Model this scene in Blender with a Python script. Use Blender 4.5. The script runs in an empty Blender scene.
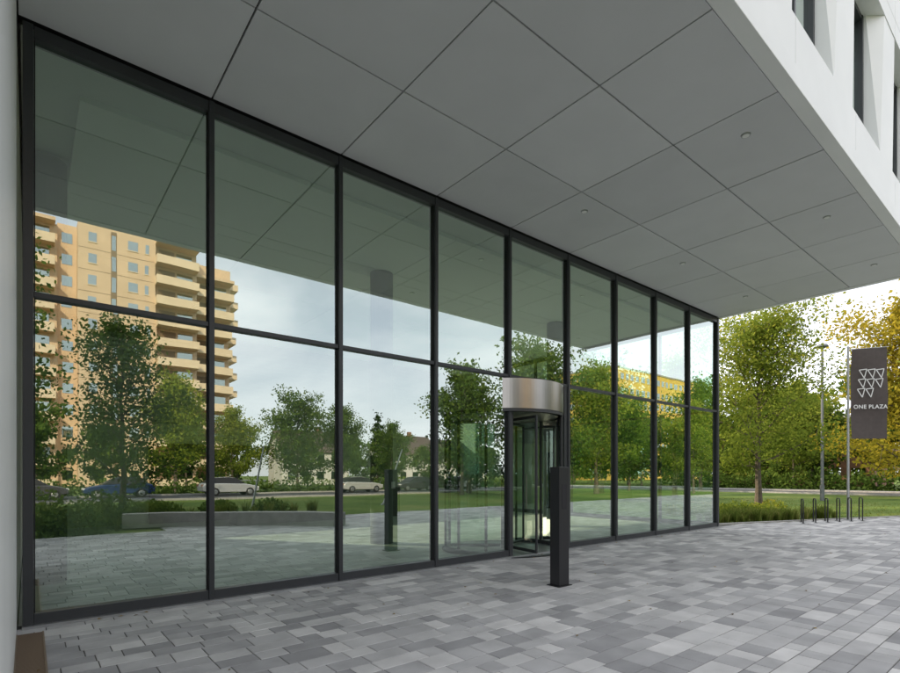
import bpy, math, random
import numpy as np
from mathutils import Vector, Matrix
random.seed(7); RNG=np.random.default_rng(11)
scn=bpy.context.scene
COL=scn.collection
D=6.97; H=1.6; ZT=6.30; SP=1.785; XE=SP*9

# ---------------- materials ----------------
def mat(name,color=(.5,.5,.5),rough=.6,metal=0.,noise=None,bump=0.,bscale=40.,spec=None):
    m=bpy.data.materials.new(name); m.use_nodes=True
    nt=m.node_tree; b=nt.nodes['Principled BSDF']
    b.inputs['Base Color'].default_value=(*color,1); b.inputs['Roughness'].default_value=rough
    b.inputs['Metallic'].default_value=metal
    if spec is not None: b.inputs['Specular IOR Level'].default_value=spec
    tc=nt.nodes.new('ShaderNodeTexCoord')
    if noise:
        sc,amt=noise
        n=nt.nodes.new('ShaderNodeTexNoise'); n.inputs['Scale'].default_value=sc; n.inputs['Detail'].default_value=6
        nt.links.new(tc.outputs['Object'],n.inputs['Vector'])
        r=nt.nodes.new('ShaderNodeMapRange'); r.inputs[1].default_value=.3; r.inputs[2].default_value=.7
        r.inputs[3].default_value=1-amt; r.inputs[4].default_value=1+amt
        nt.links.new(n.outputs['Fac'],r.inputs[0])
        mx=nt.nodes.new('ShaderNodeMix'); mx.data_type='RGBA'; mx.blend_type='MULTIPLY'; mx.inputs[0].default_value=1
        mx.inputs[6].default_value=(*color,1); nt.links.new(r.outputs[0],mx.inputs[7]); nt.links.new(mx.outputs[2],b.inputs['Base Color'])
    if bump>0:
        n2=nt.nodes.new('ShaderNodeTexNoise'); n2.inputs['Scale'].default_value=bscale; n2.inputs['Detail'].default_value=5
        nt.links.new(tc.outputs['Object'],n2.inputs['Vector'])
        bp=nt.nodes.new('ShaderNodeBump'); bp.inputs['Strength'].default_value=bump; bp.inputs['Distance'].default_value=.02
        nt.links.new(n2.outputs['Fac'],bp.inputs['Height']); nt.links.new(bp.outputs[0],b.inputs['Normal'])
    return m

def glass_mat(name,base=.45,gain=1.0,tint=(.60,.80,.70),refl=(.88,.97,.92),wav=0.0):
    m=bpy.data.materials.new(name); m.use_nodes=True; nt=m.node_tree
    for n in list(nt.nodes): nt.nodes.remove(n)
    o=nt.nodes.new('ShaderNodeOutputMaterial'); mx=nt.nodes.new('ShaderNodeMixShader')
    tr=nt.nodes.new('ShaderNodeBsdfTransparent'); tr.inputs[0].default_value=(*tint,1)
    gl=nt.nodes.new('ShaderNodeBsdfGlossy'); gl.inputs['Color'].default_value=(*refl,1); gl.inputs['Roughness'].default_value=0.0
    fr=nt.nodes.new('ShaderNodeFresnel'); fr.inputs[0].default_value=1.5
    ma=nt.nodes.new('ShaderNodeMath'); ma.operation='MULTIPLY_ADD'; ma.use_clamp=True
    ma.inputs[1].default_value=gain; ma.inputs[2].default_value=base
    nt.links.new(fr.outputs[0],ma.inputs[0]); nt.links.new(ma.outputs[0],mx.inputs[0])
    nt.links.new(tr.outputs[0],mx.inputs[1]); nt.links.new(gl.outputs[0],mx.inputs[2]); nt.links.new(mx.outputs[0],o.inputs[0])
    if wav>0:
        tc=nt.nodes.new('ShaderNodeTexCoord'); n2=nt.nodes.new('ShaderNodeTexNoise'); n2.inputs['Scale'].default_value=.9; n2.inputs['Detail'].default_value=1
        nt.links.new(tc.outputs['Object'],n2.inputs['Vector'])
        bp=nt.nodes.new('ShaderNodeBump'); bp.inputs['Strength'].default_value=1; bp.inputs['Distance'].default_value=wav
        nt.links.new(n2.outputs['Fac'],bp.inputs['Height']); nt.links.new(bp.outputs[0],gl.inputs['Normal'])
    return m

def attr_mat(name,stops,rough=.8,bump=.0,bscale=60,attr='var',noise=0.12,nscale=8,stain=0):
    m=bpy.data.materials.new(name); m.use_nodes=True; nt=m.node_tree; b=nt.nodes['Principled BSDF']
    a=nt.nodes.new('ShaderNodeAttribute'); a.attribute_name=attr
    r=nt.nodes.new('ShaderNodeValToRGB'); e=r.color_ramp.elements
    while len(e)<len(stops): e.new(.5)
    for i,(p,c) in enumerate(stops): e[i].position=p; e[i].color=(*c,1)
    nt.links.new(a.outputs['Fac'],r.inputs[0])
    tc=nt.nodes.new('ShaderNodeTexCoord'); col=r.outputs[0]
    for sc,am in ((nscale,noise),(.35,stain)):
        if am<=0: continue
        n=nt.nodes.new('ShaderNodeTexNoise'); n.inputs['Scale'].default_value=sc; n.inputs['Detail'].default_value=8
        nt.links.new(tc.outputs['Object'],n.inputs['Vector'])
        mr=nt.nodes.new('ShaderNodeMapRange'); mr.inputs[1].default_value=.3; mr.inputs[2].default_value=.7; mr.inputs[3].default_value=1-am; mr.inputs[4].default_value=1+am
        nt.links.new(n.outputs['Fac'],mr.inputs[0])
        mx=nt.nodes.new('ShaderNodeMix'); mx.data_type='RGBA'; mx.blend_type='MULTIPLY'; mx.inputs[0].default_value=1
        nt.links.new(col,mx.inputs[6]); nt.links.new(mr.outputs[0],mx.inputs[7]); col=mx.outputs[2]
    nt.links.new(col,b.inputs['Base Color'])
    b.inputs['Roughness'].default_value=rough
    if bump>0:
        n2=nt.nodes.new('ShaderNodeTexNoise'); n2.inputs['Scale'].default_value=bscale; n2.inputs['Detail'].default_value=6
        nt.links.new(tc.outputs['Object'],n2.inputs['Vector'])
        bp=nt.nodes.new('ShaderNodeBump'); bp.inputs['Strength'].default_value=bump; bp.inputs['Distance'].default_value=.004
        nt.links.new(n2.outputs['Fac'],bp.inputs['Height']); nt.links.new(bp.outputs[0],b.inputs['Normal'])
    return m

def leaf_mat(name,stops,trans=.35):
    m=bpy.data.materials.new(name); m.use_nodes=True; nt=m.node_tree
    for n in list(nt.nodes): nt.nodes.remove(n)
    o=nt.nodes.new('ShaderNodeOutputMaterial'); a=nt.nodes.new('ShaderNodeAttribute'); a.attribute_name='var'
    r=nt.nodes.new('ShaderNodeValToRGB'); e=r.color_ramp.elements
    while len(e)<len(stops): e.new(.5)
    for i,(p,c) in enumerate(stops): e[i].position=p; e[i].color=(*c,1)
    nt.links.new(a.outputs['Fac'],r.inputs[0])
    d=nt.nodes.new('ShaderNodeBsdfDiffuse'); t=nt.nodes.new('ShaderNodeBsdfTranslucent'); mx=nt.nodes.new('ShaderNodeMixShader'); mx.inputs[0].default_value=trans
    nt.links.new(r.outputs[0],d.inputs[0]); nt.links.new(r.outputs[0],t.inputs[0])
    nt.links.new(d.outputs[0],mx.inputs[1]); nt.links.new(t.outputs[0],mx.inputs[2])
    nt.links.new(mx.outputs[0],o.inputs[0])
    return m

M={}
M['frame']=mat('anthracite_aluminium',(.045,.048,.053),.42,.2,noise=(3,.08))
M['white']=mat('white_panel',(.82,.82,.81),.45,noise=(1.2,.03))
M['soffit']=attr_mat('soffit_panel',[(0,(.60,.60,.615)),(1,(.67,.67,.685))],.5,noise=.03,nscale=1.5)
M['recess']=mat('dark_recess',(.015,.015,.017),.8)
M['glass']=glass_mat('facade_glass',.38,1.1,tint=(.70,.97,.81),refl=(.91,.99,.95),wav=.0012)
M['glass2']=glass_mat('side_glass',.10,1.0,(.78,.92,.84))
M['glass3']=glass_mat('added_rear_glass',.04,1.0,(.96,.97,.96))  # clear pane of the invented rear opening, lets sun into the lobby
M['doorglass']=glass_mat('door_glass',.08,1.2,(.82,.93,.87))
M['winglass']=glass_mat('window_glass',.5,1.0,(.2,.24,.25))
M['steel']=mat('brushed_steel',(.36,.34,.32),.30,1.0,noise=(2,.06))
M['intfloor']=mat('lobby_floor',(.62,.63,.62),.35,noise=(2,.1))
M['intwall']=mat('lobby_wall',(.52,.53,.51),.7,noise=(1,.08))
M['blade']=mat('added_louvre_blade',(.32,.33,.32),.7)  # slats of the invented rear opening
M['intceil']=mat('lobby_ceiling',(.92,.92,.91),.7)
M['intceil2']=mat('lobby_ceiling_edge',(.70,.72,.71),.7)
M['column']=mat('concrete_column',(.11,.115,.115),.7,noise=(3,.12))
M['joint']=mat('paving_joint_sand',(.11,.107,.10),.95,noise=(6,.2))
M['paver']=attr_mat('concrete_paver',[(0,(.275,.273,.278)),(.45,(.39,.386,.388)),(.75,(.49,.484,.478)),(1,(.58,.57,.56))],.72,.5,90,noise=.14,nscale=3,stain=.10)
M['kerb']=mat('concrete_kerb',(.38,.37,.35),.85,noise=(4,.15),bump=.3)
M['asphalt']=mat('asphalt',(.065,.065,.067),.85,noise=(3,.2),bump=.3)
M['paint']=mat('road_paint',(.7,.7,.68),.7,noise=(5,.12))
M['bark']=mat('bark',(.13,.105,.08),.9,noise=(8,.3),bump=.6)
M['cream']=mat('cream_concrete',(.72,.53,.35),.8,noise=(.5,.07))
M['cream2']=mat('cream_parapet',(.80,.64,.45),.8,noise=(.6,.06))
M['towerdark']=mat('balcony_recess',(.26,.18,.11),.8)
M['roof']=mat('roof_tile',(.10,.07,.06),.8,noise=(4,.2))
M['render']=mat('white_render',(.68,.66,.62),.8,noise=(1,.05))
M['ochre']=mat('ochre_render',(.70,.48,.10),.8,noise=(1,.06))
M['brick']=mat('brick_wall',(.26,.13,.08),.85,noise=(5,.15))
M['black']=mat('black_metal',(.022,.022,.025),.38,.2)
M['galv']=mat('galvanised_steel',(.42,.43,.44),.42,.8,noise=(6,.1))
M['lampgrey']=mat('painted_lamp_grey',(.16,.17,.18),.5,.2)
M['fabric']=mat('banner_fabric',(.085,.07,.065),.85,noise=(6,.1))
M['print']=mat('banner_print',(.75,.75,.73),.8)
M['rubber']=mat('tyre_rubber',(.02,.02,.02),.85)
M['grate']=mat('bronze_grate',(.22,.16,.11),.5,.3)
M['lens']=mat('lamp_lens',(.8,.8,.78),.3)
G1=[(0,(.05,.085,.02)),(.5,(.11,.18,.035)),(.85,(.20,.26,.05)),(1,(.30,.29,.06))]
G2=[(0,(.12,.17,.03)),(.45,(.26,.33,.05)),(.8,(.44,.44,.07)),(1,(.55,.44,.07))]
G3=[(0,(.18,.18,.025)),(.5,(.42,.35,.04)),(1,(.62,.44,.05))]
G4=[(0,(.02,.042,.014)),(.6,(.045,.08,.025)),(1,(.09,.13,.035))]
M['leaf_green']=leaf_mat('leaf_green',G1,.42); M['leaf_lime']=leaf_mat('leaf_lime',G2,.5); M['leaf_yellow']=leaf_mat('leaf_yellow',G3,.5); M['leaf_dark']=leaf_mat('leaf_dark',G4,.25)
M['grassblade']=leaf_mat('grass_blade',[(0,(.10,.15,.03)),(.6,(.19,.24,.05)),(1,(.38,.34,.12))],.35)
M['deadleaf']=leaf_mat('dead_leaf',[(0,(.10,.06,.02)),(1,(.40,.28,.06))],.1)

def lawn_mat():
    m=bpy.data.materials.new('lawn'); m.use_nodes=True; nt=m.node_tree; b=nt.nodes['Principled BSDF']; b.inputs['Roughness'].default_value=.95
    b.inputs['Specular IOR Level'].default_value=.1
    tc=nt.nodes.new('ShaderNodeTexCoord')
    n=nt.nodes.new('ShaderNodeTexNoise'); n.inputs['Scale'].default_value=.25; n.inputs['Detail'].default_value=10; n.inputs['Roughness'].default_value=.7
    nt.links.new(tc.outputs['Object'],n.inputs['Vector'])
    r=nt.nodes.new('ShaderNodeValToRGB'); e=r.color_ramp.elements; e.new(.5)
    for i,(p,c) in enumerate([(.35,(.08,.13,.03)),(.5,(.13,.19,.045)),(.68,(.22,.24,.075))]): e[i].position=p; e[i].color=(*c,1)
    nt.links.new(n.outputs['Fac'],r.inputs[0]); nt.links.new(r.outputs[0],b.inputs['Base Color'])
    n2=nt.nodes.new('ShaderNodeTexNoise'); n2.inputs['Scale'].default_value=25; n2.inputs['Detail'].default_value=6
    nt.links.new(tc.outputs['Object'],n2.inputs['Vector'])
    bp=nt.nodes.new('ShaderNodeBump'); bp.inputs['Strength'].default_value=.8; bp.inputs['Distance'].default_value=.06
    nt.links.new(n2.outputs['Fac'],bp.inputs['Height']); nt.links.new(bp.outputs[0],b.inputs['Normal'])
    return m
M['lawn']=lawn_mat()

# ---------------- mesh builder ----------------
class MB:
    def __init__(s): s.v=[]; s.f=[]; s.m=[]; s.mats=[]; s.var=[]
    def mi(s,k):
        if k not in s.mats: s.mats.append(k)
        return s.mats.index(k)
    def poly(s,pts,k,var=.5):
        i=len(s.v); s.v.extend([tuple(p) for p in pts]); s.f.append(tuple(range(i,i+len(pts)))); s.m.append(s.mi(k)); s.var.append(var)
    def box(s,x0,x1,y0,y1,z0,z1,k,var=.5):
        i=len(s.v); s.v+= [(x0,y0,z0),(x1,y0,z0),(x1,y1,z0),(x0,y1,z0),(x0,y0,z1),(x1,y0,z1),(x1,y1,z1),(x0,y1,z1)]
        for f in [(0,3,2,1),(4,5,6,7),(0,1,5,4),(1,2,6,5),(2,3,7,6),(3,0,4,7)]:
            s.f.append(tuple(i+j for j in f)); s.m.append(s.mi(k)); s.var.append(var)
    def prism(s,bot,top,k,var=.5):
        i=len(s.v); n=len(bot); s.v+=[tuple(p) for p in bot]+[tuple(p) for p in top]
        s.f.append(tuple(i+j for j in range(n))[::-1]); s.m.append(s.mi(k)); s.var.append(var)
        s.f.append(tuple(i+n+j for j in range(n))); s.m.append(s.mi(k)); s.var.append(var)
        for j in range(n):
            a=(j+1)%n; s.f.append((i+j,i+a,i+n+a,i+n+j)); s.m.append(s.mi(k)); s.var.append(var)
    def tube(s,p0,p1,r0,r1,k,n=8,caps=True,var=.5):
        p0=Vector(p0); p1=Vector(p1); d=(p1-p0)
        if d.length<1e-6: return
        d.normalize(); a=d.orthogonal().normalized(); b=d.cross(a)
        i=len(s.v)
        for p,r in((p0,r0),(p1,r1)):
            for j in range(n):
                t=2*math.pi*j/n; s.v.append(tuple(p+(a*math.cos(t)+b*math.sin(t))*r))
        for j in range(n):
            c=(j+1)%n; s.f.append((i+j,i+c,i+n+c,i+n+j)); s.m.append(s.mi(k)); s.var.append(var)
        if caps:
            s.f.append(tuple(i+j for j in range(n))[::-1]); s.m.append(s.mi(k)); s.var.append(var)
            s.f.append(tuple(i+n+j for j in range(n))); s.m.append(s.mi(k)); s.var.append(var)
    def path(s,pts,r,k,n=8):
        for a,b in zip(pts[:-1],pts[1:]): s.tube(a,b,r,r,k,n)
    def obj(s,name,parent=None,loc=None,smooth=False,bevel=0):
        me=bpy.data.meshes.new(name); me.from_pydata(s.v,[],s.f)
        for k in s.mats: me.materials.append(M[k])
        me.polygons.foreach_set('material_index',s.m)
        at=me.attributes.new('var','FLOAT','FACE'); at.data.foreach_set('value',s.var)
        me.update()
        o=bpy.data.objects.new(name,me); COL.objects.link(o)
        if smooth:
            me.polygons.foreach_set('use_smooth',[True]*len(s.f))
        if bevel>0:
            b=o.modifiers.new('bevel','BEVEL'); b.width=bevel; b.segments=2; b.limit_method='ANGLE'
        if parent: o.parent=parent
        if loc: o.location=loc
        return o
def empty(name,loc=(0,0,0),rz=0):
    o=bpy.data.objects.new(name,None); COL.objects.link(o); o.location=loc; o.rotation_euler[2]=rz; return o

# ---------------- ground ----------------
b=MB(); b.poly([(-1500,-1500,-.05),(1500,-1500,-.05),(1500,1500,-.05),(-1500,1500,-.05)],'lawn'); b.obj('ground')
def rline(x): return .2-.35*(x-16.8)
b=MB(); b.poly([(-14,-9.5,-.005),(3,-9.5,-.005),(5,-11.5,-.005),(48,-11.5,-.005),(48,rline(48),-.005),(16.8,.2,-.005),(16.2,.2,-.005),(-14,.05,-.005)],'joint')
jo=b
verts=[];faces=[];var=[]
y=-0.06
while y>-11.5:
    w=random.choice([.16,.20,.20,.26])
    x=-2.5-random.random()*.3
    while x<47:
        l=random.choice([.2,.26,.33,.40,.48]); cx=x+l/2; cy=y-w/2
        ok = cy<rline(cx) if cx>16.4 else True
        if cx<4: ok=ok and (cx>3 and y-w>-10.5 or y-w>-9.6)
        if ok:
            g=.0025; c=.004; dz=random.gauss(0,.0006)
            i=len(verts); x0,x1,y0,y1=x+g,x+l-g,y-w+g,y-g
            t1=random.gauss(0,.0006);t2=random.gauss(0,.0006)
            verts+= [(x0,y0,-.009),(x1,y0,-.009),(x1,y1,-.009),(x0,y1,-.009),(x0+c,y0+c,dz+t1),(x1-c,y0+c,dz+t2),(x1-c,y1-c,dz-t1),(x0+c,y1-c,dz-t2)]
            faces+= [(i+4,i+5,i+6,i+7),(i,i+1,i+5,i+4),(i+1,i+2,i+6,i+5),(i+2,i+3,i+7,i+6),(i+3,i,i+4,i+7)]
            v=min(1,max(0,random.choice([.1,.35,.5,.55,.75,.9])+random.gauss(0,.08))); var+=[v]*5
        x+=l
    y-=w
pv=empty('paving')
me=bpy.data.meshes.new('pavers'); me.from_pydata(verts,[],faces); me.materials.append(M['paver'])
me.attributes.new('var','FLOAT','FACE').data.foreach_set('value',var)
o=bpy.data.objects.new('pavers',me); COL.objects.link(o); o.parent=pv
jo.obj('joint_bed',pv)
b=MB(); b.prism([(16.9,.28,-.1),(48,rline(48)+.08,-.1),(48,rline(48)+.2,-.1),(16.9,.40,-.1)],[(16.9,.28,.03),(48,rline(48)+.08,.03),(48,rline(48)+.2,.03),(16.9,.40,.03)],'kerb'); b.obj('edging_kerb',pv)
# fallen leaves
rl=random.Random(3); b=MB()
for i in range(150):
    x=rl.uniform(0,26); yy=rl.uniform(-7,-.15) if rl.random()<.6 else -.12-abs(rl.gauss(0,.12))
    if x>16.4 and yy>rline(x): continue
    a=rl.uniform(0,6.28); s=rl.uniform(.015,.032); c_,s_=math.cos(a)*s,math.sin(a)*s
    b.poly([(x+c_,yy+s_,.006),(x-s_*.6,yy+c_*.6,.016),(x-c_,yy-s_,.007),(x+s_*.6,yy-c_*.6,.012)],'deadleaf',rl.random())
b.obj('fallen_leaves')

# roads
b=MB()
b.poly([(-200,-38,-.042),(50,-38,-.042),(50,-29.5,-.042),(-200,-29.5,-.042)],'asphalt')
b.poly([(50,-200,-.038),(57,-200,-.038),(57,200,-.038),(50,200,-.038)],'asphalt')
for i in range(60):
    b.poly([(-150+i*3.3,-33.85,-.036),(-148.5+i*3.3,-33.85,-.036),(-148.5+i*3.3,-33.7,-.036),(-150+i*3.3,-33.7,-.036)],'paint')
for i in range(60):
    b.poly([(53.4,-100+i*4,-.033),(53.55,-100+i*4,-.033),(53.55,-98+i*4,-.033),(53.4,-98+i*4,-.033)],'paint')
b.obj('road')
b=MB()
b.box(-200,49.8,-29.5,-29.2,-.1,.08,'kerb'); b.box(-200,49.8,-38.3,-38,-.1,.08,'kerb')
b.box(49.7,50,-29.2,200,-.1,.08,'kerb'); b.box(57,57.3,-200,200,-.1,.08,'kerb')
b.box(57.3,59.5,-200,200,-.1,.06,'kerb'); b.obj('road_kerb')

# ---------------- main building ----------------
bld=empty('office_building')
b=MB()
for i in range(10):
    x=i*SP; w=.031
    if i in(0,9): w=.045
    b.box(x-w,x+w,-.075,.10,.0,ZT-.02,'frame')
for i in range(9):
    x0=i*SP+.032; x1=(i+1)*SP-.032
    if i in (0,): x0+=.015
    if i==8: x1-=.015
    b.box(x0,x1,-.06,.09,ZT-.15,ZT-.021,'frame')
    b.box(x0,x1,-.055,.085,3.45,3.508,'frame')
    if i!=4: b.box(x0,x1,-.06,.09,.002,.14,'frame')
    for (za,zb) in ((.14,3.45),(3.508,ZT-.15)):
        if i==4 and za<1: continue
        b.box(x0,x0+.012,-.03,.05,za,zb,'recess'); b.box(x1-.012,x1,-.03,.05,za,zb,'recess')
b.box(4*SP+.032,4*SP+.09,-.05,.08,.002,3.45,'frame'); b.box(5*SP-.14,5*SP-.032,-.05,.08,.002,3.45,'frame')
b.obj('facade_frame',bld,bevel=.004)
b=MB(); b.box(-.05,XE+.06,-.13,-.061,-.004,.028,'galv')
b.obj('facade_sill',bld)
for i in range(9):
    for j,(za,zb) in enumerate(((.14,3.45),(3.508,ZT-.15))):
        if i==4 and j==0: continue
        b=MB(); x0=-SP/2+.04; x1=SP/2-.04; h=(zb-za)/2
        b.poly([(x0,0,-h),(x1,0,-h),(x1,0,h),(x0,0,h)],'glass')
        o=b.obj('glass_pane',bld,loc=((i+.5)*SP,0,(za+zb)/2))
        o.rotation_euler=(random.gauss(0,.0012),0,random.gauss(0,.0012))
b=MB()
for k in range(1,7):
    y=k*SP
    b.box(XE-.05,XE+.06,y-.035,y+.035,0,ZT-.02,'frame')
b.box(XE-.04,XE+.05,.101,10.7,ZT-.17,ZT-.022,'frame'); b.box(XE-.041,XE+.051,.101,10.7,3.45,3.515,'frame'); b.box(XE-.04,XE+.05,.101,10.7,.002,.14,'frame')
b.poly([(XE,.1,.1),(XE,10.7,.1),(XE,10.7,ZT-.1),(XE,.1,ZT-.1)],'glass2')
b.obj('side_glazing',bld)
b=MB()
b.box(-.08,XE-.06,.11,12,-.2,-.002,'intfloor')
b.box(-.08,XE+.05,12,12.2,0,3.3,'intwall'); b.box(-.08,XE+.05,12,12.2,ZT-.1,ZT+.05,'intwall')
b.box(-.06,XE-.02,.11,12,ZT+.02,ZT+.05,'intceil2')
for i in range(5):
    for j in range(4):
        b.box(.5+i*3.05,.5+i*3.05+3.03,.9+j*2.7,.9+j*2.7+2.68,ZT-.06,ZT+.015,'intceil')
b.box(5,11,9.5,10.3,0,1.1,'column'); b.box(3,7,11.8,11.98,0,2.6,'recess')
b.box(XE-.1,XE+.05,10.72,12,0,ZT,'intwall')
b.obj('lobby_interior',bld)
b=MB(); ta=math.tan(math.radians(31.5))  # invented rear opening, added to brighten the lobby; slats pass sun, hide the view
z=3.2
while z<6.22:
    b.prism([(-.05,11.5,z),(XE-.12,11.5,z),(XE-.12,12.0,z+.5*ta),(-.05,12.0,z+.5*ta)],[(-.05,11.5,z+.006),(XE-.12,11.5,z+.006),(XE-.12,12.0,z+.006+.5*ta),(-.05,12.0,z+.006+.5*ta)],'blade')
    z+=.14
for k in range(1,9): b.box(k*SP-.02,k*SP+.02,12.02,12.1,3.3,ZT-.1,'frame')
b.poly([(-.05,12.06,3.3),(XE,12.06,3.3),(XE,12.06,ZT-.1),(-.05,12.06,ZT-.1)],'glass3')
b.obj('added_daylight_louvre',bld)
for p in((.2,2.75),(6.35,3.3),(12.6,3.3)):
    b=MB(); b.tube((p[0],p[1],0),(p[0],p[1],ZT-.061),.26,.26,'column',32); b.obj('round_column',bld,smooth=False)
b=MB()
ys=[-.08,-1.70,-3.28,-4.62]
xs=[-.085]+[i*SP for i in range(1,9)]+[XE-.03]
for i in range(len(xs)-1):
    for j in range(3):
        g=.010
        b.box(xs[i]+g,xs[i+1]-g,ys[j+1]+g,ys[j]-g,ZT+random.gauss(0,.0008),ZT+.04,'soffit',random.random())
b.box(-.085,XE+.1,-4.62,.099,ZT+.041,ZT+.06,'recess')
b.obj('soffit_panels',bld,bevel=.002)
b=MB()
b.box(XE-.02,XE+.14,-4.61,-.08,ZT-.01,ZT+.34,'white'); b.box(XE+.10,XE+.14,-.079,12.3,ZT-.01,ZT+.34,'white')
b.box(-30,XE+.14,-4.80,-4.62,ZT-.012,ZT+.24,'white')
b.obj('soffit_edge',bld,bevel=.006)
b=MB()
for (x,yy) in ((7.7,-1.35),(7.7,-4.03),(11.3,-4.03),(14.7,-1.35),(14.7,-4.03),(11.3,-1.35)):
    b.tube((x,yy,ZT+.01),(x,yy,ZT-.014),.065,.058,'galv',20); b.tube((x,yy,ZT-.0145),(x,yy,ZT-.018),.045,.045,'lens',16)
b.obj('recessed_downlights',bld)
b=MB()
b.box(-30,-.09,-4.62,12.3,-.1,ZT-.001,'white')
b.obj('ground_floor_wall',bld)
b=MB()
for k in range(90):
    yk=-.34-k*.03
    b.box(-.085,.11,yk-.012,yk,-.004,.010,'grate')
b.box(-.089,-.08,-3.1,-.32,-.004,.012,'grate'); b.box(.11,.125,-3.1,-.32,-.004,.012,'grate'); b.poly([(-.08,-3.1,.0015),(.11,-3.1,.0015),(.11,-.32,.0015),(-.08,-.32,.0015)],'recess')
b.obj('drain_grate',bld)
BT=13.4
b=MB()
b.box(-30,XE+.09,-4.25,12.3,ZT+.35,BT,'white')
b.obj('upper_body',bld)
MOD=2.65
b=MB()
for fl in range(2):
    z0=ZT+.26+fl*3.5
    zs=7.16+fl*3.5; zh=zs+2.55
    zt=z0+3.5-.012
    k0=-int((30+9.85)//MOD)
    k=k0
    while True:
        xa=9.85+k*MOD; xb=xa+MOD
        if xa>XE: break
        xc=min(xb,XE+.14)
        b.box(xa+.006,xc-.006,-4.78,-4.26,z0,zs,'white')
        b.box(xa+.006,xc-.006,-4.78,-4.26,zh,zt,'white')
        wa=xa; wb=min(xa+1.62,XE-.1)
        if wb>wa+.3:
            b.poly([(wa,-4.47,zs),(wb,-4.47,zs),(wb,-4.47,zh),(wa,-4.47,zh)],'winglass')
            for (p,q) in((wa,wa+.07),(wb-.07,wb),((wa+wb)/2-.03,(wa+wb)/2+.03)):
                b.box(p,q,-4.53,-4.42,zs,zh,'frame')
            b.box(wa+.071,wb-.071,-4.52,-4.43,zs+.001,zs+.08,'frame'); b.box(wa+.071,wb-.071,-4.52,-4.43,zh-.08,zh-.001,'frame')
            b.box(wa,wb,-4.41,-4.255,zs,zh,'recess')
        if wb<XE-.5:
            pa=wb; pb=xb
            bot=[(pa,-4.27,zs+.002),(pb,-4.27,zs+.002),(pb,-4.74,zs+.002),(pa+.75,-4.775,zs+.002),(pa,-4.76,zs+.002)]
            top=[(pa,-4.27,zh-.002),(pb,-4.27,zh-.002),(pb,-4.77,zh-.002),(pa+.25,-4.77,zh-.002),(pa,-4.56,zh-.002)]
            b.prism(bot[::-1],top[::-1],'white')
        k+=1
b.obj('upper_facade',bld)

# ---------------- revolving door ----------------
rd=empty('revolving_door',(7.90,.90,0)); R=1.26
b=MB()
def ringseg(b,r0,r1,z0,z1,k,a0=0,a1=2*math.pi,n=64):
    for j in range(n):
        a=a0+(a1-a0)*j/n; c=a0+(a1-a0)*(j+1)/n
        P=lambda r,t,z:(r*math.cos(t),r*math.sin(t),z)
        b.poly([P(r1,a,z0),P(r1,c,z0),P(r1,c,z1),P(r1,a,z1)],k)
        b.poly([P(r0,c,z0),P(r0,a,z0),P(r0,a,z1),P(r0,c,z1)],k)
        b.poly([P(r0,a,z1),P(r1,a,z1),P(r1,c,z1),P(r0,c,z1)],k)
        b.poly([P(r0,a,z0),P(r0,c,z0),P(r1,c,z0),P(r1,a,z0)],k)
ringseg(b,R-.08,R+.02,2.86,3.43,'steel',n=128); o=b.obj('drum_header',rd)
b=MB(); b.tube((0,0,2.80),(0,0,2.858),R-.01,R-.01,'frame',64); ringseg(b,R-.10,R+.015,2.80,2.855,'frame'); b.tube((0,0,3.431),(0,0,3.445),R,R,'frame',64); b.obj('drum_ceiling',rd)
b=MB(); ringseg(b,R-.06,R+.01,.002,.09,'frame',math.radians(-30),math.radians(30)); ringseg(b,R-.06,R+.01,.002,.09,'frame',math.radians(150),math.radians(210))
ringseg(b,R-.05,R+.05,-.001,.012,'black'); b.tube((0,0,.001),(0,0,.006),R-.05,R-.05,'galv',48)
for a in(-58,-30,0,30,150,180,210,122):
    t=math.radians(a); b.tube((R*math.cos(t)*.985,R*math.sin(t)*.985,0),(R*math.cos(t)*.985,R*math.sin(t)*.985,2.8),.028,.028,'frame',8)
b.obj('drum_frame',rd)
b=MB()
for (a0,a1) in((-58,30),(122,210)):
    for j in range(16):
        a=math.radians(a0+(a1-a0)*j/16); c=math.radians(a0+(a1-a0)*(j+1)/16)
        b.poly([(R*math.cos(a)*.98,R*math.sin(a)*.98,.09),(R*math.cos(c)*.98,R*math.sin(c)*.98,.09),(R*math.cos(c)*.98,R*math.sin(c)*.98,2.8),(R*math.cos(a)*.98,R*math.sin(a)*.98,2.8)],'doorglass')
b.obj('drum_glass',rd)
b=MB()
b.tube((0,0,0),(0,0,2.8),.04,.04,'frame',12)
for a in(20,140,260):
    t=math.radians(a); ux,uy=math.cos(t),math.sin(t); r1=R-.12
    b.poly([(ux*.05,uy*.05,.1),(ux*r1,uy*r1,.1),(ux*r1,uy*r1,2.7),(ux*.05,uy*.05,2.7)],'doorglass')
    for z in(.07,2.72): b.tube((ux*.05,uy*.05,z),(ux*r1,uy*r1,z),.035,.035,'frame',6)
    b.tube((ux*r1,uy*r1,.05),(ux*r1,uy*r1,2.75),.028,.028,'frame',6)
    b.tube((ux*.75-uy*.05,uy*.75+ux*.05,.9),(ux*.75-uy*.05,uy*.75+ux*.05,1.6),.015,.015,'steel',6)
b.obj('door_wings',rd)

# ---------------- entrance stele ----------------
st=empty('intercom_stele',(5.92,-2.22,0))
b=MB(); b.box(-.11,.11,-.085,.085,.012,1.70,'black'); b.obj('post',st,bevel=.006)
b=MB(); b.box(-.14,.14,-.115,.115,0,.0115,'black')
b.obj('base_plate',st)
b=MB(); b.box(-.045,.045,.0852,.089,1.30,1.44,'print'); b.box(-.055,.055,-.088,-.0852,1.1,1.45,'recess'); b.obj('reader_panel',st)

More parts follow.
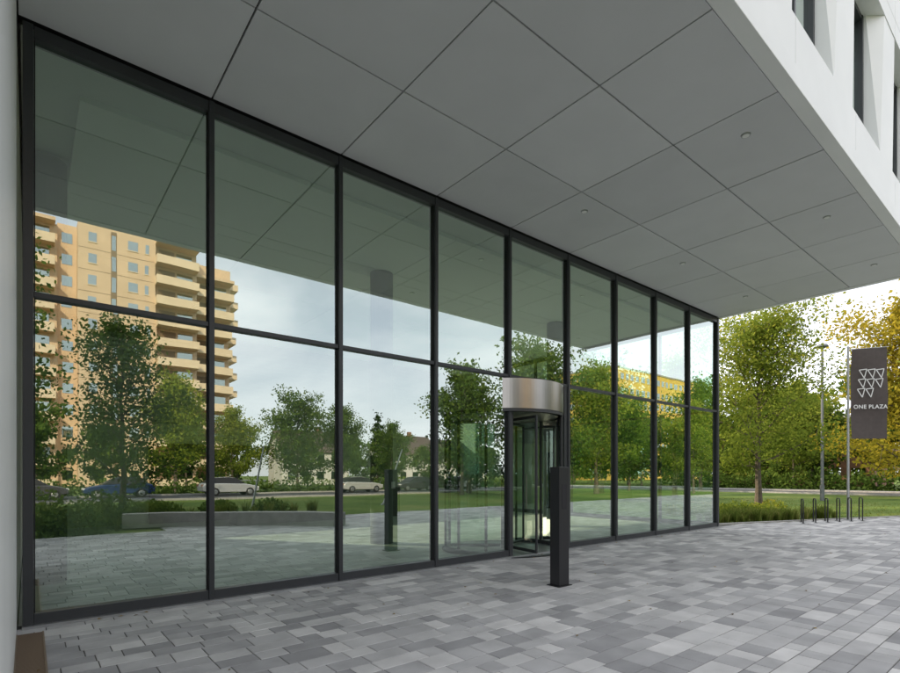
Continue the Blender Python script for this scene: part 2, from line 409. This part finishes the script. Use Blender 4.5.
# ---------------- trees ----------------
def tree_arrays(seed,Ht,cr,cb,nleaf,ls,conic=False,dens=1.0,nlimb=22,spread=1.0):
    rg=np.random.default_rng(seed); mb=MB(); clumps=[]
    tr=[Vector((0,0,0))]; nseg=8
    for i in range(1,nseg+1):
        z=Ht*.93*i/nseg; tr.append(Vector((rg.normal(0,.012)*Ht*(i/nseg),rg.normal(0,.012)*Ht*(i/nseg),z)))
    rb=Ht*.014+.02
    def trunkp(t):
        f=t*nseg; i=min(int(f),nseg-1); return tr[i].lerp(tr[i+1],f-i)
    for i in range(nseg):
        r0=rb*(1-.9*i/nseg); r1=rb*(1-.9*(i+1)/nseg)
        if i==0: r0*=1.35
        mb.tube(tr[i],tr[i+1],r0,r1,'bark',8,False)
    for k in range(nlimb):
        t=(cb+(1-cb)*((k+.5)/nlimb)**.9)*.98
        p=trunkp(min(t,1)); 
        q=(t-cb)/(1-cb)
        if conic: L=cr*(1.05-q)
        else: L=cr*(max(.12,math.sin(math.pi*min(1,(.18+.82*q)))**.6))*1.0
        L*=rg.uniform(.65,1.25)
        az=k*2.4+rg.uniform(-.4,.4); el=math.radians(rg.uniform(10,35)+35*q) if not conic else math.radians(rg.uniform(-8,12))
        d=Vector((math.cos(az)*math.cos(el),math.sin(az)*math.cos(el),math.sin(el)))
        pts=[p]; c=p.copy(); dd=d.copy(); m=4
        for s in range(m):
            dd=(dd+Vector(rg.normal(0,.13,3))+Vector((0,0,.06))).normalized(); c=c+dd*(L/m); pts.append(c.copy())
        lr=rb*.38*(1-.6*q)
        for s in range(m): mb.tube(pts[s],pts[s+1],lr*(1-s/m*.8),lr*(1-(s+1)/m*.8),'bark',4,False)
        for s in range(1,m+1):
            clumps.append((pts[s],(L*.13+.10)*spread,1.0))
            for u in range(2 if s<m else 3):
                dv=(dd+Vector(rg.normal(0,.75,3))).normalized(); e=pts[s]+dv*L*rg.uniform(.22,.42)
                mb.tube(pts[s],e,lr*.3,lr*.08,'bark',3,False)
                clumps.append((e,(L*.11+.12)*spread,1.3)); clumps.append((pts[s].lerp(e,.55),(L*.09+.09)*spread,.8))
    clumps.append((tr[-1],cr*.18,1)); 
    w=np.array([c[2]*(c[1]**1.5) for c in clumps])*rg.uniform(.25,1.7,len(clumps)); w/=w.sum()
    idx=rg.choice(len(clumps),nleaf,p=w)
    C=np.array([tuple(c[0]) for c in clumps])[idx]; S=np.array([c[1] for c in clumps])[idx]
    cv=rg.uniform(-.22,.22,len(clumps))[idx]
    off=rg.normal(0,1,(nleaf,3)); off=np.clip(off,-1.9,1.9); off[:,2]*=.7; P=C+off*S[:,None]
    P[:,2]=np.maximum(P[:,2],Ht*cb*.75+rg.uniform(0,.4,nleaf))
    u=rg.normal(0,1,(nleaf,3)); u/=np.linalg.norm(u,axis=1)[:,None]
    v=rg.normal(0,1,(nleaf,3)); v-= (v*u).sum(1)[:,None]*u; v/=np.linalg.norm(v,axis=1)[:,None]
    sz=ls*rg.uniform(.6,1.3,nleaf)[:,None]
    V=np.stack([P+u*sz,P+v*sz*.55,P-u*sz*.9,P-v*sz*.55],1).reshape(-1,3)
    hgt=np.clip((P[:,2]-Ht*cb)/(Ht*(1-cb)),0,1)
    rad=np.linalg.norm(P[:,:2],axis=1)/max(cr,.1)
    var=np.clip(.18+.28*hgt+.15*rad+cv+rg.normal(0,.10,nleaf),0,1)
    bv=np.array(mb.v); return bv,mb.f,V,var
def build_tree_mesh(name,items,leafk):
    AV=[];AF=[];AM=[];AR=[];off=0
    for (bv,bf,V,var),loc,sc,rz in items:
        c,s=math.cos(rz),math.sin(rz); Rm=np.array([[c,-s,0],[s,c,0],[0,0,1]])*sc
        a=bv@Rm.T+np.array(loc); l=V@Rm.T+np.array(loc)
        AV.append(a); AF+= [tuple(i+off for i in f) for f in bf]; AM+=[0]*len(bf); AR+=[.5]*len(bf); off+=len(a)
        AV.append(l); q=np.arange(len(l)).reshape(-1,4)+off; AF+=q.tolist(); AM+=[1]*len(q); AR+=var.tolist(); off+=len(l)
    me=bpy.data.meshes.new(name); me.from_pydata(np.concatenate(AV).tolist(),[],AF)
    me.materials.append(M['bark']); me.materials.append(M[leafk]); me.polygons.foreach_set('material_index',AM)
    me.attributes.new('var','FLOAT','FACE').data.foreach_set('value',AR); me.update(); return me
def place(name,me,loc,sc=1,rz=0):
    o=bpy.data.objects.new(name,me); COL.objects.link(o); o.location=loc; o.scale=(sc,)*3; o.rotation_euler[2]=rz; return o
A_fine=tree_arrays(1,8.7,2.9,.22,24000,.08,nlimb=28,spread=1.05)
A_yel=tree_arrays(12,10,3.7,.12,20000,.11,nlimb=30,spread=1.05)
A_med=tree_arrays(2,10,3.2,.18,11000,.14,nlimb=26)
A_med2=tree_arrays(3,10,3.7,.14,12000,.14,nlimb=26)
A_slim=tree_arrays(4,7.2,1.75,.16,8500,.075,nlimb=24)
A_con=tree_arrays(5,11,2.6,.05,7000,.15,conic=True,nlimb=36)
A_far=tree_arrays(6,10,3.8,.08,3200,.30,nlimb=16); A_far2=tree_arrays(8,10,3.3,.06,3000,.30,nlimb=16)
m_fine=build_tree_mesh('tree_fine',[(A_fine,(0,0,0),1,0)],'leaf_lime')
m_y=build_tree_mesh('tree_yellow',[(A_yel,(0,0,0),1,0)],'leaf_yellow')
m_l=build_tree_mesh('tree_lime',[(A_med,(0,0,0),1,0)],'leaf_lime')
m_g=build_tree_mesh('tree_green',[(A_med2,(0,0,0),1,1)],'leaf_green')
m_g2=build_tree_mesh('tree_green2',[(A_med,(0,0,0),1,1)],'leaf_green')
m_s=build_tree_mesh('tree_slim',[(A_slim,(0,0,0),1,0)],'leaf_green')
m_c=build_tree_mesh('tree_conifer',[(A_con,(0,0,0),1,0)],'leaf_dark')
G=-.06
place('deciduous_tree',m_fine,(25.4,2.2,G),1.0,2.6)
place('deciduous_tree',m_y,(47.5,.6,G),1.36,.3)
place('deciduous_tree',m_l,(62,12,G),1.1,2.3)
place('deciduous_tree',m_l,(35,11,G),.95,2)
place('deciduous_tree',m_g,(27,14,G),.95,2); place('deciduous_tree',m_l,(24,22,G),1.05,4); place('deciduous_tree',m_g2,(38,19,G),1.1,3)
place('young_tree',m_s,(2.6,-14.3,G),1.0,.5)
place('deciduous_tree',m_s,(-1.5,-20.5,G),1.62,2.2)
place('deciduous_tree',m_l,(10.3,-44.6,G),1.03,1)
place('deciduous_tree',m_l,(15.5,-46,G),.8,3)
place('deciduous_tree',m_g,(21,-43,G),.92,1.5); place('deciduous_tree',m_g2,(25.5,-42,G),.85,.5)
place('conifer_tree',m_c,(41,-60,G),1.05)
place('deciduous_tree',m_g2,(33,-44,G),.75,2.4)
place('deciduous_tree',m_g2,(27,-24.5,G),1.0,.2); place('conifer_tree',m_c,(30,-27,G),1.1,1)
place('deciduous_tree',m_g,(31.5,-21,G),1.15,4); place('deciduous_tree',m_l,(36.5,-18.5,G),1.05,5)
place('deciduous_tree',m_g,(46,-21,G),.85,1); place('deciduous_tree',m_g2,(53,-17.5,G),1.1,2.7)
place('deciduous_tree',m_l,(44,-14,G),.75,.7)
def line(name,pts,k,seed):
    rg=random.Random(seed); it=[]
    for (x,y,h) in pts: it.append((rg.choice([A_far,A_far2]),(x+rg.uniform(-1.5,1.5),y+rg.uniform(-2,2),G),h/10*rg.uniform(.8,1.2),rg.uniform(0,6)))
    me=build_tree_mesh(name,it,k); o=bpy.data.objects.new(name,me); COL.objects.link(o)
line('distant_trees',[(-35+i*7,-58,7) for i in range(24)],'leaf_green',1)
line('distant_trees',[(66,-30+i*5.0,10) for i in range(18)],'leaf_green',2)
line('distant_trees',[(78,-28+i*7,13) for i in range(12)],'leaf_lime',7)
line('distant_trees',[(20+i*6,36,11) for i in range(8)]+[(72+i,45+i*8,14) for i in range(5)],'leaf_lime',3)
line('distant_trees',[(70+i*1.5,-56+i*6.5,12) for i in range(7)],'leaf_green',5)
def shrubs(name,pts,k,seed,ls=.09,per=500):
    rg=np.random.default_rng(seed); Vs=[];var=[]
    for (x,y,r,h) in pts:
        n=per; th=rg.uniform(0,2*np.pi,n); ph=np.arccos(rg.uniform(0,1,n)); rr=rg.uniform(.55,1.08,n)
        P=np.stack([x+r*rr*np.sin(ph)*np.cos(th),y+r*rr*np.sin(ph)*np.sin(th),G+h*rr*np.cos(ph)],1)
        u=rg.normal(0,1,(n,3)); u/=np.linalg.norm(u,axis=1)[:,None]; v=np.cross(u,rg.normal(0,1,(n,3))); v/=np.linalg.norm(v,axis=1)[:,None]
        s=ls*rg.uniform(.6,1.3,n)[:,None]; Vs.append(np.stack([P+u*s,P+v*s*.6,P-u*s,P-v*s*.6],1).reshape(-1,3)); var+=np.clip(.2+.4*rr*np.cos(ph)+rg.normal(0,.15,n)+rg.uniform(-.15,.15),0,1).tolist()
    V=np.concatenate(Vs); me=bpy.data.meshes.new(name); me.from_pydata(V.tolist(),[],np.arange(len(V)).reshape(-1,4).tolist()); me.materials.append(M[k])
    me.attributes.new('var','FLOAT','FACE').data.foreach_set('value',var); o=bpy.data.objects.new(name,me); COL.objects.link(o)
R_=random.Random(5)
shrubs('hedge',[(61.5+R_.uniform(-.6,.6),-25+i*1.5,1.5,2.2+R_.uniform(-.5,.6)) for i in range(50)],'leaf_green',1,.18,300)
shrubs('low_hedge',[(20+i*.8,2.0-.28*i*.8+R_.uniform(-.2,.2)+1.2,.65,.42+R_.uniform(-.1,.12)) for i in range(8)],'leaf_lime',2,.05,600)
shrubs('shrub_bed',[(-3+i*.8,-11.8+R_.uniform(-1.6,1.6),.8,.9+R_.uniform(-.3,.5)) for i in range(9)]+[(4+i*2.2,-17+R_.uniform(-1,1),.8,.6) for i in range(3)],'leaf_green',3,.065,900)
shrubs('hedge',[(-10+i*1.6,-39.6+R_.uniform(-.3,.3),1.1,1.3+R_.uniform(-.3,.4)) for i in range(45)],'leaf_green',4,.14,250)

def tufts(name,pts,seed,hmin,hmax,per,spread):
    rg=np.random.default_rng(seed); V=[];F=[];var=[]
    for (x,y) in pts:
        h0=rg.uniform(hmin,hmax); tv=rg.uniform(-.2,.2)
        for k in range(per):
            a=rg.uniform(0,6.28); r=rg.uniform(0,.05); bx=x+r*math.cos(a); by=y+r*math.sin(a); l=h0*rg.uniform(.6,1.1); sp=spread*rg.uniform(.3,1)*l
            w=.006+.006*l; px,py=-math.sin(a)*w,math.cos(a)*w
            mx,my=bx+math.cos(a)*sp*.4,by+math.sin(a)*sp*.4; tx,ty=bx+math.cos(a)*sp,by+math.sin(a)*sp
            i=len(V); V+= [(bx-px,by-py,G),(bx+px,by+py,G),(mx+px,my+py,G+l*.65),(mx-px,my-py,G+l*.65),(tx,ty,G+l*rg.uniform(.8,1))]
            F+= [(i,i+1,i+2,i+3),(i+3,i+2,i+4)]; q=float(np.clip(.5+tv+rg.normal(0,.2),0,1)); var+=[q,q]
    me=bpy.data.meshes.new(name); me.from_pydata(V,[],F); me.materials.append(M['grassblade'])
    me.attributes.new('var','FLOAT','FACE').data.foreach_set('value',var); o=bpy.data.objects.new(name,me); COL.objects.link(o)
pts=[]
for i in range(80):
    t=R_.random(); x=17.2+t*6; pts.append((x,rline(x)+.45+R_.random()*.9))
tufts('ornamental_grass',pts,3,.3,.6,60,.6)
pts=[(R_.uniform(-2,3.2),R_.uniform(-14.5,-9.9)) for i in range(90)]+[(R_.uniform(3,9),R_.uniform(-13,-11.9)) for i in range(30)]
tufts('ornamental_grass',pts,4,.4,.9,50,.5)
pts=[]
for i in range(5000):
    x=R_.uniform(16.6,38); pts.append((x,rline(x)+.3+R_.random()**1.5*16))
tufts('lawn_grass',pts,5,.04,.09,3,.9)

# ---------------- curved bench wall ----------------
b=MB()
P0=np.array([2.2,-11.1]);P1=np.array([5.2,-10.6]);P2=np.array([7.6,-7.6])
N=28; pin=[];pout=[]
for i in range(N+1):
    t=i/N; p=(1-t)**2*P0+2*t*(1-t)*P1+t*t*P2; d=2*(1-t)*(P1-P0)+2*t*(P2-P1); d/=np.linalg.norm(d); nn=np.array([-d[1],d[0]]); pin.append(p+nn*.25); pout.append(p-nn*.25)
for i in range(N):
    a,b2,c2,d2=pin[i],pin[i+1],pout[i+1],pout[i]
    z0,z1=0,.42
    b.poly([(*d2,z1),(*c2,z1),(*b2,z1),(*a,z1)],'kerb'); b.poly([(*a,z0),(*a,z1),(*b2,z1),(*b2,z0)],'kerb'); b.poly([(*d2,z0),(*c2,z0),(*c2,z1),(*d2,z1)],'kerb')
for e in(0,N): b.poly([(*pin[e],0),(*pout[e],0),(*pout[e],.42),(*pin[e],.42)],'kerb')
b.obj('curved_bench')

# ---------------- tower block ----------------
tw=empty('apartment_tower'); 
def bal_stack(b,x0,x1,y,nf,proj,ztop):
    for f in range(nf):
        z=f*3.0
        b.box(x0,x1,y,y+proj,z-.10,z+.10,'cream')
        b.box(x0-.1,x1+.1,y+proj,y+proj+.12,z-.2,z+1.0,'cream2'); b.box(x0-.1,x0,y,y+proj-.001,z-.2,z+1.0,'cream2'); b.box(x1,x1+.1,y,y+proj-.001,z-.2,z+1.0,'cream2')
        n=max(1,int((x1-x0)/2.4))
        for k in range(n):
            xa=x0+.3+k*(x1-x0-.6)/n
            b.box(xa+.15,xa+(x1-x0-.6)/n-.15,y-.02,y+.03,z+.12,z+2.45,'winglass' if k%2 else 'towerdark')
    b.box(x0-.15,x1+.15,y-.2,y+proj+.1,nf*3-.2,nf*3+.25,'cream')
b=MB()
b.box(-10,3.2,-96,-82,0,36,'cream'); b.box(3.2,5.4,-96,-82.6,0,36.5,'cream'); b.box(5.4,14.8,-96,-80,0,36.6,'cream'); b.box(14.8,20.6,-96,-80.9,0,36.3,'cream'); b.box(20.6,26,-96,-83.4,0,35.6,'cream')
b.box(8,13,-92,-86,36.6,39,'cream')
b.obj('core',tw)
b=MB()
for f in range(12):
    z=f*3+1
    for (xa,w) in((6.6,1.0),(11.4,1.2),(13.5,.45)):
        b.box(xa,xa+w,-80.02,-79.96,z,z+1.3,'winglass'); b.box(xa-.08,xa+w+.08,-80.01,-79.9,z-.14,z-.02,'cream2')
    b.box(5.45,14.75,-80.0,-79.985,f*3-.04,f*3+.02,'towerdark')
    b.box(3.7,4.9,-82.62,-82.55,z-.1,z+1.3,'winglass')
    b.box(9.45,9.95,-80.018,-79.97,z-.6,z+1.5,'winglass')
b.box(9.35,10.05,-80.015,-79.98,0,36,'towerdark')
b.obj('windows',tw)
b=MB()
bal_stack(b,-9.5,-3.4,-82,11,1.7,0); bal_stack(b,-3,2.8,-82,12,1.7,0)
bal_stack(b,14.9,20.4,-80.9,12,2.1,0); bal_stack(b,20.8,25.8,-83.4,11,2.4,0)
for f in range(12):
    z=f*3; b.box(26,27.6,-90,-84.5,z-.1,z+.95,'cream2')
b.obj('balconies',tw)

def block(name,x0,x1,y0,y1,h,wall,nf,face='y'):
    e=empty(name); b=MB(); b.box(x0,x1,y0,y1,0,h,wall); b.box(x0-.2,x1+.2,y0-.2,y1+.2,h,h+.4,'kerb'); b.obj('walls',e)
    b=MB(); fh=h/nf; n=int((x1-x0)/2.6); 
    for f in range(nf):
        for k in range(n):
            xa=x0+.7+k*2.6; b.box(xa,xa+1.5,y1-.02,y1+.05,f*fh+.9,f*fh+.9+1.5,'winglass'); b.box(xa-.05,xa+1.55,y1,y1+.12,f*fh+.78,f*fh+.89,'render')
        m=int((y1-y0)/2.6)
        for k in range(m):
            ya=y0+.7+k*2.6; b.box(x0-.05,x0+.02,ya,ya+1.5,f*fh+.9,f*fh+2.4,'winglass')
    b.obj('windows',e)
block('ochre_office_block',118,165,-95,-70,30,'ochre',8)
block('brick_house',84,96,10,40,9,'brick',3)
def house(loc,rz,w=10,d=8,h=5.5,rh=3.2,name='white_house'):
    e=empty(name,loc,rz); b=MB(); b.box(-w/2,w/2,-d/2,d/2,0,h,'render')
    for s in(-1,1): b.poly([(s*w/2,-d/2,h),(s*w/2,d/2,h),(s*w/2,0,h+rh)],'render')
    b.obj('walls',e); b=MB()
    for s in(-1,1): b.poly([(-w/2-.4,s*(d/2+.5),h-.35),(w/2+.4,s*(d/2+.5),h-.35),(w/2+.4,0,h+rh+.08),(-w/2-.4,0,h+rh+.08)],'roof')
    b.box(1.5,2.2,-.9,-.3,h+rh-1,h+rh+.9,'brick'); b.obj('roof',e); b=MB()
    for f in range(2):
        for k in range(4):
            b.box(-w/2+.9+k*2.3,-w/2+2.0+k*2.3,d/2-.02,d/2+.05,f*2.7+.9,f*2.7+2.2,'winglass')
    b.obj('windows',e)
house((54,-73,0),.2); house((70,-78,0),-.1,12)
house((36,-74,0),.1,11)

# ---------------- cars ----------------
CN=[0]
def car(loc,rz,color):
    CN[0]+=1; k='carpaint%d'%CN[0]; M[k]=mat('car_paint_%d'%CN[0],color,.25,.3)
    e=empty('parked_car',loc,rz)
    prof=[(-2.1,.35),(-2.15,.75),(-1.95,.95),(-1.75,1.0),(1.0,.95),(1.75,.82),(2.1,.66),(2.12,.38),(1.6,.28),(-1.7,.28)]
    b=MB(); b.prism([(x,-.88,z) for x,z in prof],[(x,.88,z) for x,z in prof],k); b.obj('body',e,bevel=.06)
    b=MB(); gh=[(-1.8,.99),(-1.35,1.42),(-.2,1.48),(.35,1.40),(1.05,.96)]
    b.prism([(x,-.80+(z-.96)*.28,z) for x,z in gh],[(x,.80-(z-.96)*.28,z) for x,z in gh],'black'); b.obj('windows',e,bevel=.03)
    b=MB()
    b.prism([(-1.3,-.64,1.43),(.3,-.64,1.43),(-.2,-.64,1.50)],[(-1.3,.64,1.43),(.3,.64,1.43),(-.2,.64,1.50)],k); b.obj('roof',e)
    b=MB()
    for x in(-1.3,1.35):
        for s in(-1,1):
            b.tube((x,s*.70,.32),(x,s*.90,.32),.32,.32,'rubber',18); b.tube((x,s*.901,.32),(x,s*.91,.32),.19,.17,'galv',12)
    b.obj('wheels',e); b=MB()
    for s in(-1,1): b.box(2.02,2.13,s*.62-.16,s*.62+.16,.6,.72,'lens'); b.box(-2.17,-2.08,s*.66-.14,s*.66+.14,.72,.88,'brick')
    b.obj('lights',e)
car((12.5,-36.4,-.04),.0,(.55,.56,.58)); car((5.0,-36.2,-.04),3.14,(.03,.06,.16)); car((24.5,-36.4,-.04),0,(.6,.6,.58)); car((30.5,-36,-.04),3.14,(.06,.06,.07)); car((0,-36.4,-.04),0,(.1,.1,.11)); car((37,-36.4,-.04),0,(.5,.5,.5))
car((55.2,-14,-.04),1.57,(.3,.05,.04))

# ---------------- street furniture (right) ----------------
fp=empty('banner_flag',(22.1,-1.84,0),math.radians(-47))
b=MB(); b.tube((0,0,0),(0,0,6.0),.045,.035,'galv',12); b.tube((0,0,6.0),(0,0,6.06),.05,.02,'galv',12); b.tube((0,0,5.93),(1.28,0,5.99),.014,.012,'galv',8); b.tube((0,0,0),(0,0,.02),.14,.14,'galv',16); b.tube((0,0,2.86),(.1,0,2.86),.012,.012,'galv',6)
b.obj('pole',fp)
b=MB(); nx,nz=10,24
def bp(i,j):
    x=.09+1.14*i/nx; z=2.82+3.1*j/nz; return (x,.03*math.sin(3*x+z*1.7)+.015*math.sin(z*4),z+ (0.045*(x) if j==nz else 0)*1)
for i in range(nx):
    for j in range(nz): b.poly([bp(i,j),bp(i+1,j),bp(i+1,j+1),bp(i,j+1)],'fabric')
b.obj('banner',fp)
b=MB()
def lp(x,z): return (x,-.085,z)
def stroke(p,q,w=.014):
    dx,dz=q[0]-p[0],q[1]-p[1]; l=math.hypot(dx,dz); nx_,nz_=-dz/l*w,dx/l*w
    b.poly([lp(p[0]-nx_,p[1]-nz_),lp(q[0]-nx_,q[1]-nz_),lp(q[0]+nx_,q[1]+nz_),lp(p[0]+nx_,p[1]+nz_)],'print')
for r in range(3):
    for c_ in range(3):
        x=.24+c_*.27+r*.03; z=4.25+r*.33
        if (r,c_) ==(0,2): continue
        A=(x,z+.28); B=(x+.24,z+.31); C=(x+.16,z)
        stroke(A,B); stroke(B,C); stroke(C,A)
b.obj('logo_print',fp)
cu=bpy.data.curves.new('lettering','FONT'); cu.body='ONE PLAZA'; cu.size=.185; cu.extrude=.001; cu.offset=.004; cu.space_character=1.1; cu.materials.append(M['print'])
o=bpy.data.objects.new('lettering',cu); COL.objects.link(o); o.parent=fp; o.location=(.12,-.085,3.86); o.rotation_euler=(math.radians(90),0,0)
fp2=empty('street_lamp',(37.8,3.1,0),0)
b=MB(); b.tube((0,0,-.1),(0,0,9.3),.09,.06,'lampgrey',12); b.tube((0,0,9.3),(0,0,9.42),.10,.30,'lampgrey',16); b.tube((0,0,9.42),(0,0,9.55),.34,.26,'lampgrey',16); b.tube((0,0,-.1),(0,0,.9),.12,.12,'lampgrey',12)
b.obj('pole',fp2)
for i in range(6):
    t=i/5; x=19.6+t*2.7; yy=-.95-t*.95-.25
    e=empty('bicycle_rack',(x,yy,0),math.radians(22))
    b=MB(); pts=[(-.28,0,0),(-.28,0,.68)]+[(-.28+.1*(1-math.cos(t)),0,.68+.1*math.sin(t)) for t in (.5,1.0,1.57)]+[(.28-.1*(1-math.cos(t)),0,.68+.1*math.sin(t)) for t in(1.57,1.0,.5)]+[(.28,0,.68),(.28,0,0)]
    b.path(pts,.018,'black',8); b.box(-.33,-.23,-.05,.05,.0,.008,'black'); b.box(.23,.33,-.05,.05,.0,.008,'black'); b.obj('hoop',e)
for (x,yy,dx) in((8.3,-18.2,.5),(15,-17,1.1)):
    e=empty('slanted_mast',(x,yy,0)); b=MB(); b.tube((0,0,-.06),(dx,.2,3.0),.06,.03,'galv',10); b.tube((0,0,-.06),(0,0,.02),.14,.14,'galv',12); b.obj('mast',e)

# ---------------- light ----------------
sd=Vector((-.55,.83,0)).normalized(); el=math.radians(27)
S=Vector((sd.x*math.cos(el),sd.y*math.cos(el),math.sin(el)))
L=bpy.data.lights.new('sun','SUN'); L.energy=5; L.angle=math.radians(.5); L.color=(1,.82,.58)
lo=bpy.data.objects.new('sun',L); COL.objects.link(lo); lo.rotation_euler=S.to_track_quat('Z','Y').to_euler()
w=bpy.data.worlds.new('World'); scn.world=w; w.use_nodes=True; nt=w.node_tree; bg=nt.nodes['Background']; bg.inputs[1].default_value=.15
sk=nt.nodes.new('ShaderNodeTexSky'); sk.sky_type='NISHITA'; sk.sun_disc=False; sk.sun_elevation=el; sk.sun_rotation=math.atan2(S.x,S.y)
tc=nt.nodes.new('ShaderNodeTexCoord'); mp=nt.nodes.new('ShaderNodeMapping'); mp.inputs['Scale'].default_value=(1.2,1.2,3.6)
n=nt.nodes.new('ShaderNodeTexNoise'); n.inputs['Scale'].default_value=1.6; n.inputs['Detail'].default_value=7; n.inputs['Roughness'].default_value=.55; n.inputs['Distortion'].default_value=.4
nt.links.new(tc.outputs['Generated'],mp.inputs[0]); nt.links.new(mp.outputs[0],n.inputs['Vector'])
mr=nt.nodes.new('ShaderNodeMapRange'); mr.inputs[1].default_value=.35; mr.inputs[2].default_value=.65; mr.inputs[3].default_value=.45; mr.inputs[4].default_value=.95
nt.links.new(n.outputs['Fac'],mr.inputs[0])
mx=nt.nodes.new('ShaderNodeMix'); mx.data_type='RGBA'; mx.inputs[7].default_value=(13.4,13.5,14.1,1)
nt.links.new(mr.outputs[0],mx.inputs[0]); nt.links.new(sk.outputs[0],mx.inputs[6]); nt.links.new(mx.outputs[2],bg.inputs[0])

# ---------------- camera ----------------
cam=bpy.data.cameras.new('camera'); co=bpy.data.objects.new('camera',cam); COL.objects.link(co); scn.camera=co
co.location=(0,-D,H); co.rotation_euler=(math.radians(90),0,-math.atan2(422,516))
cam.sensor_width=36; cam.lens=516/900*36; cam.shift_y=137.5/900; cam.clip_start=.05; cam.clip_end=4000
scn.view_settings.view_transform='Standard'; scn.view_settings.look='None'; scn.view_settings.exposure=0
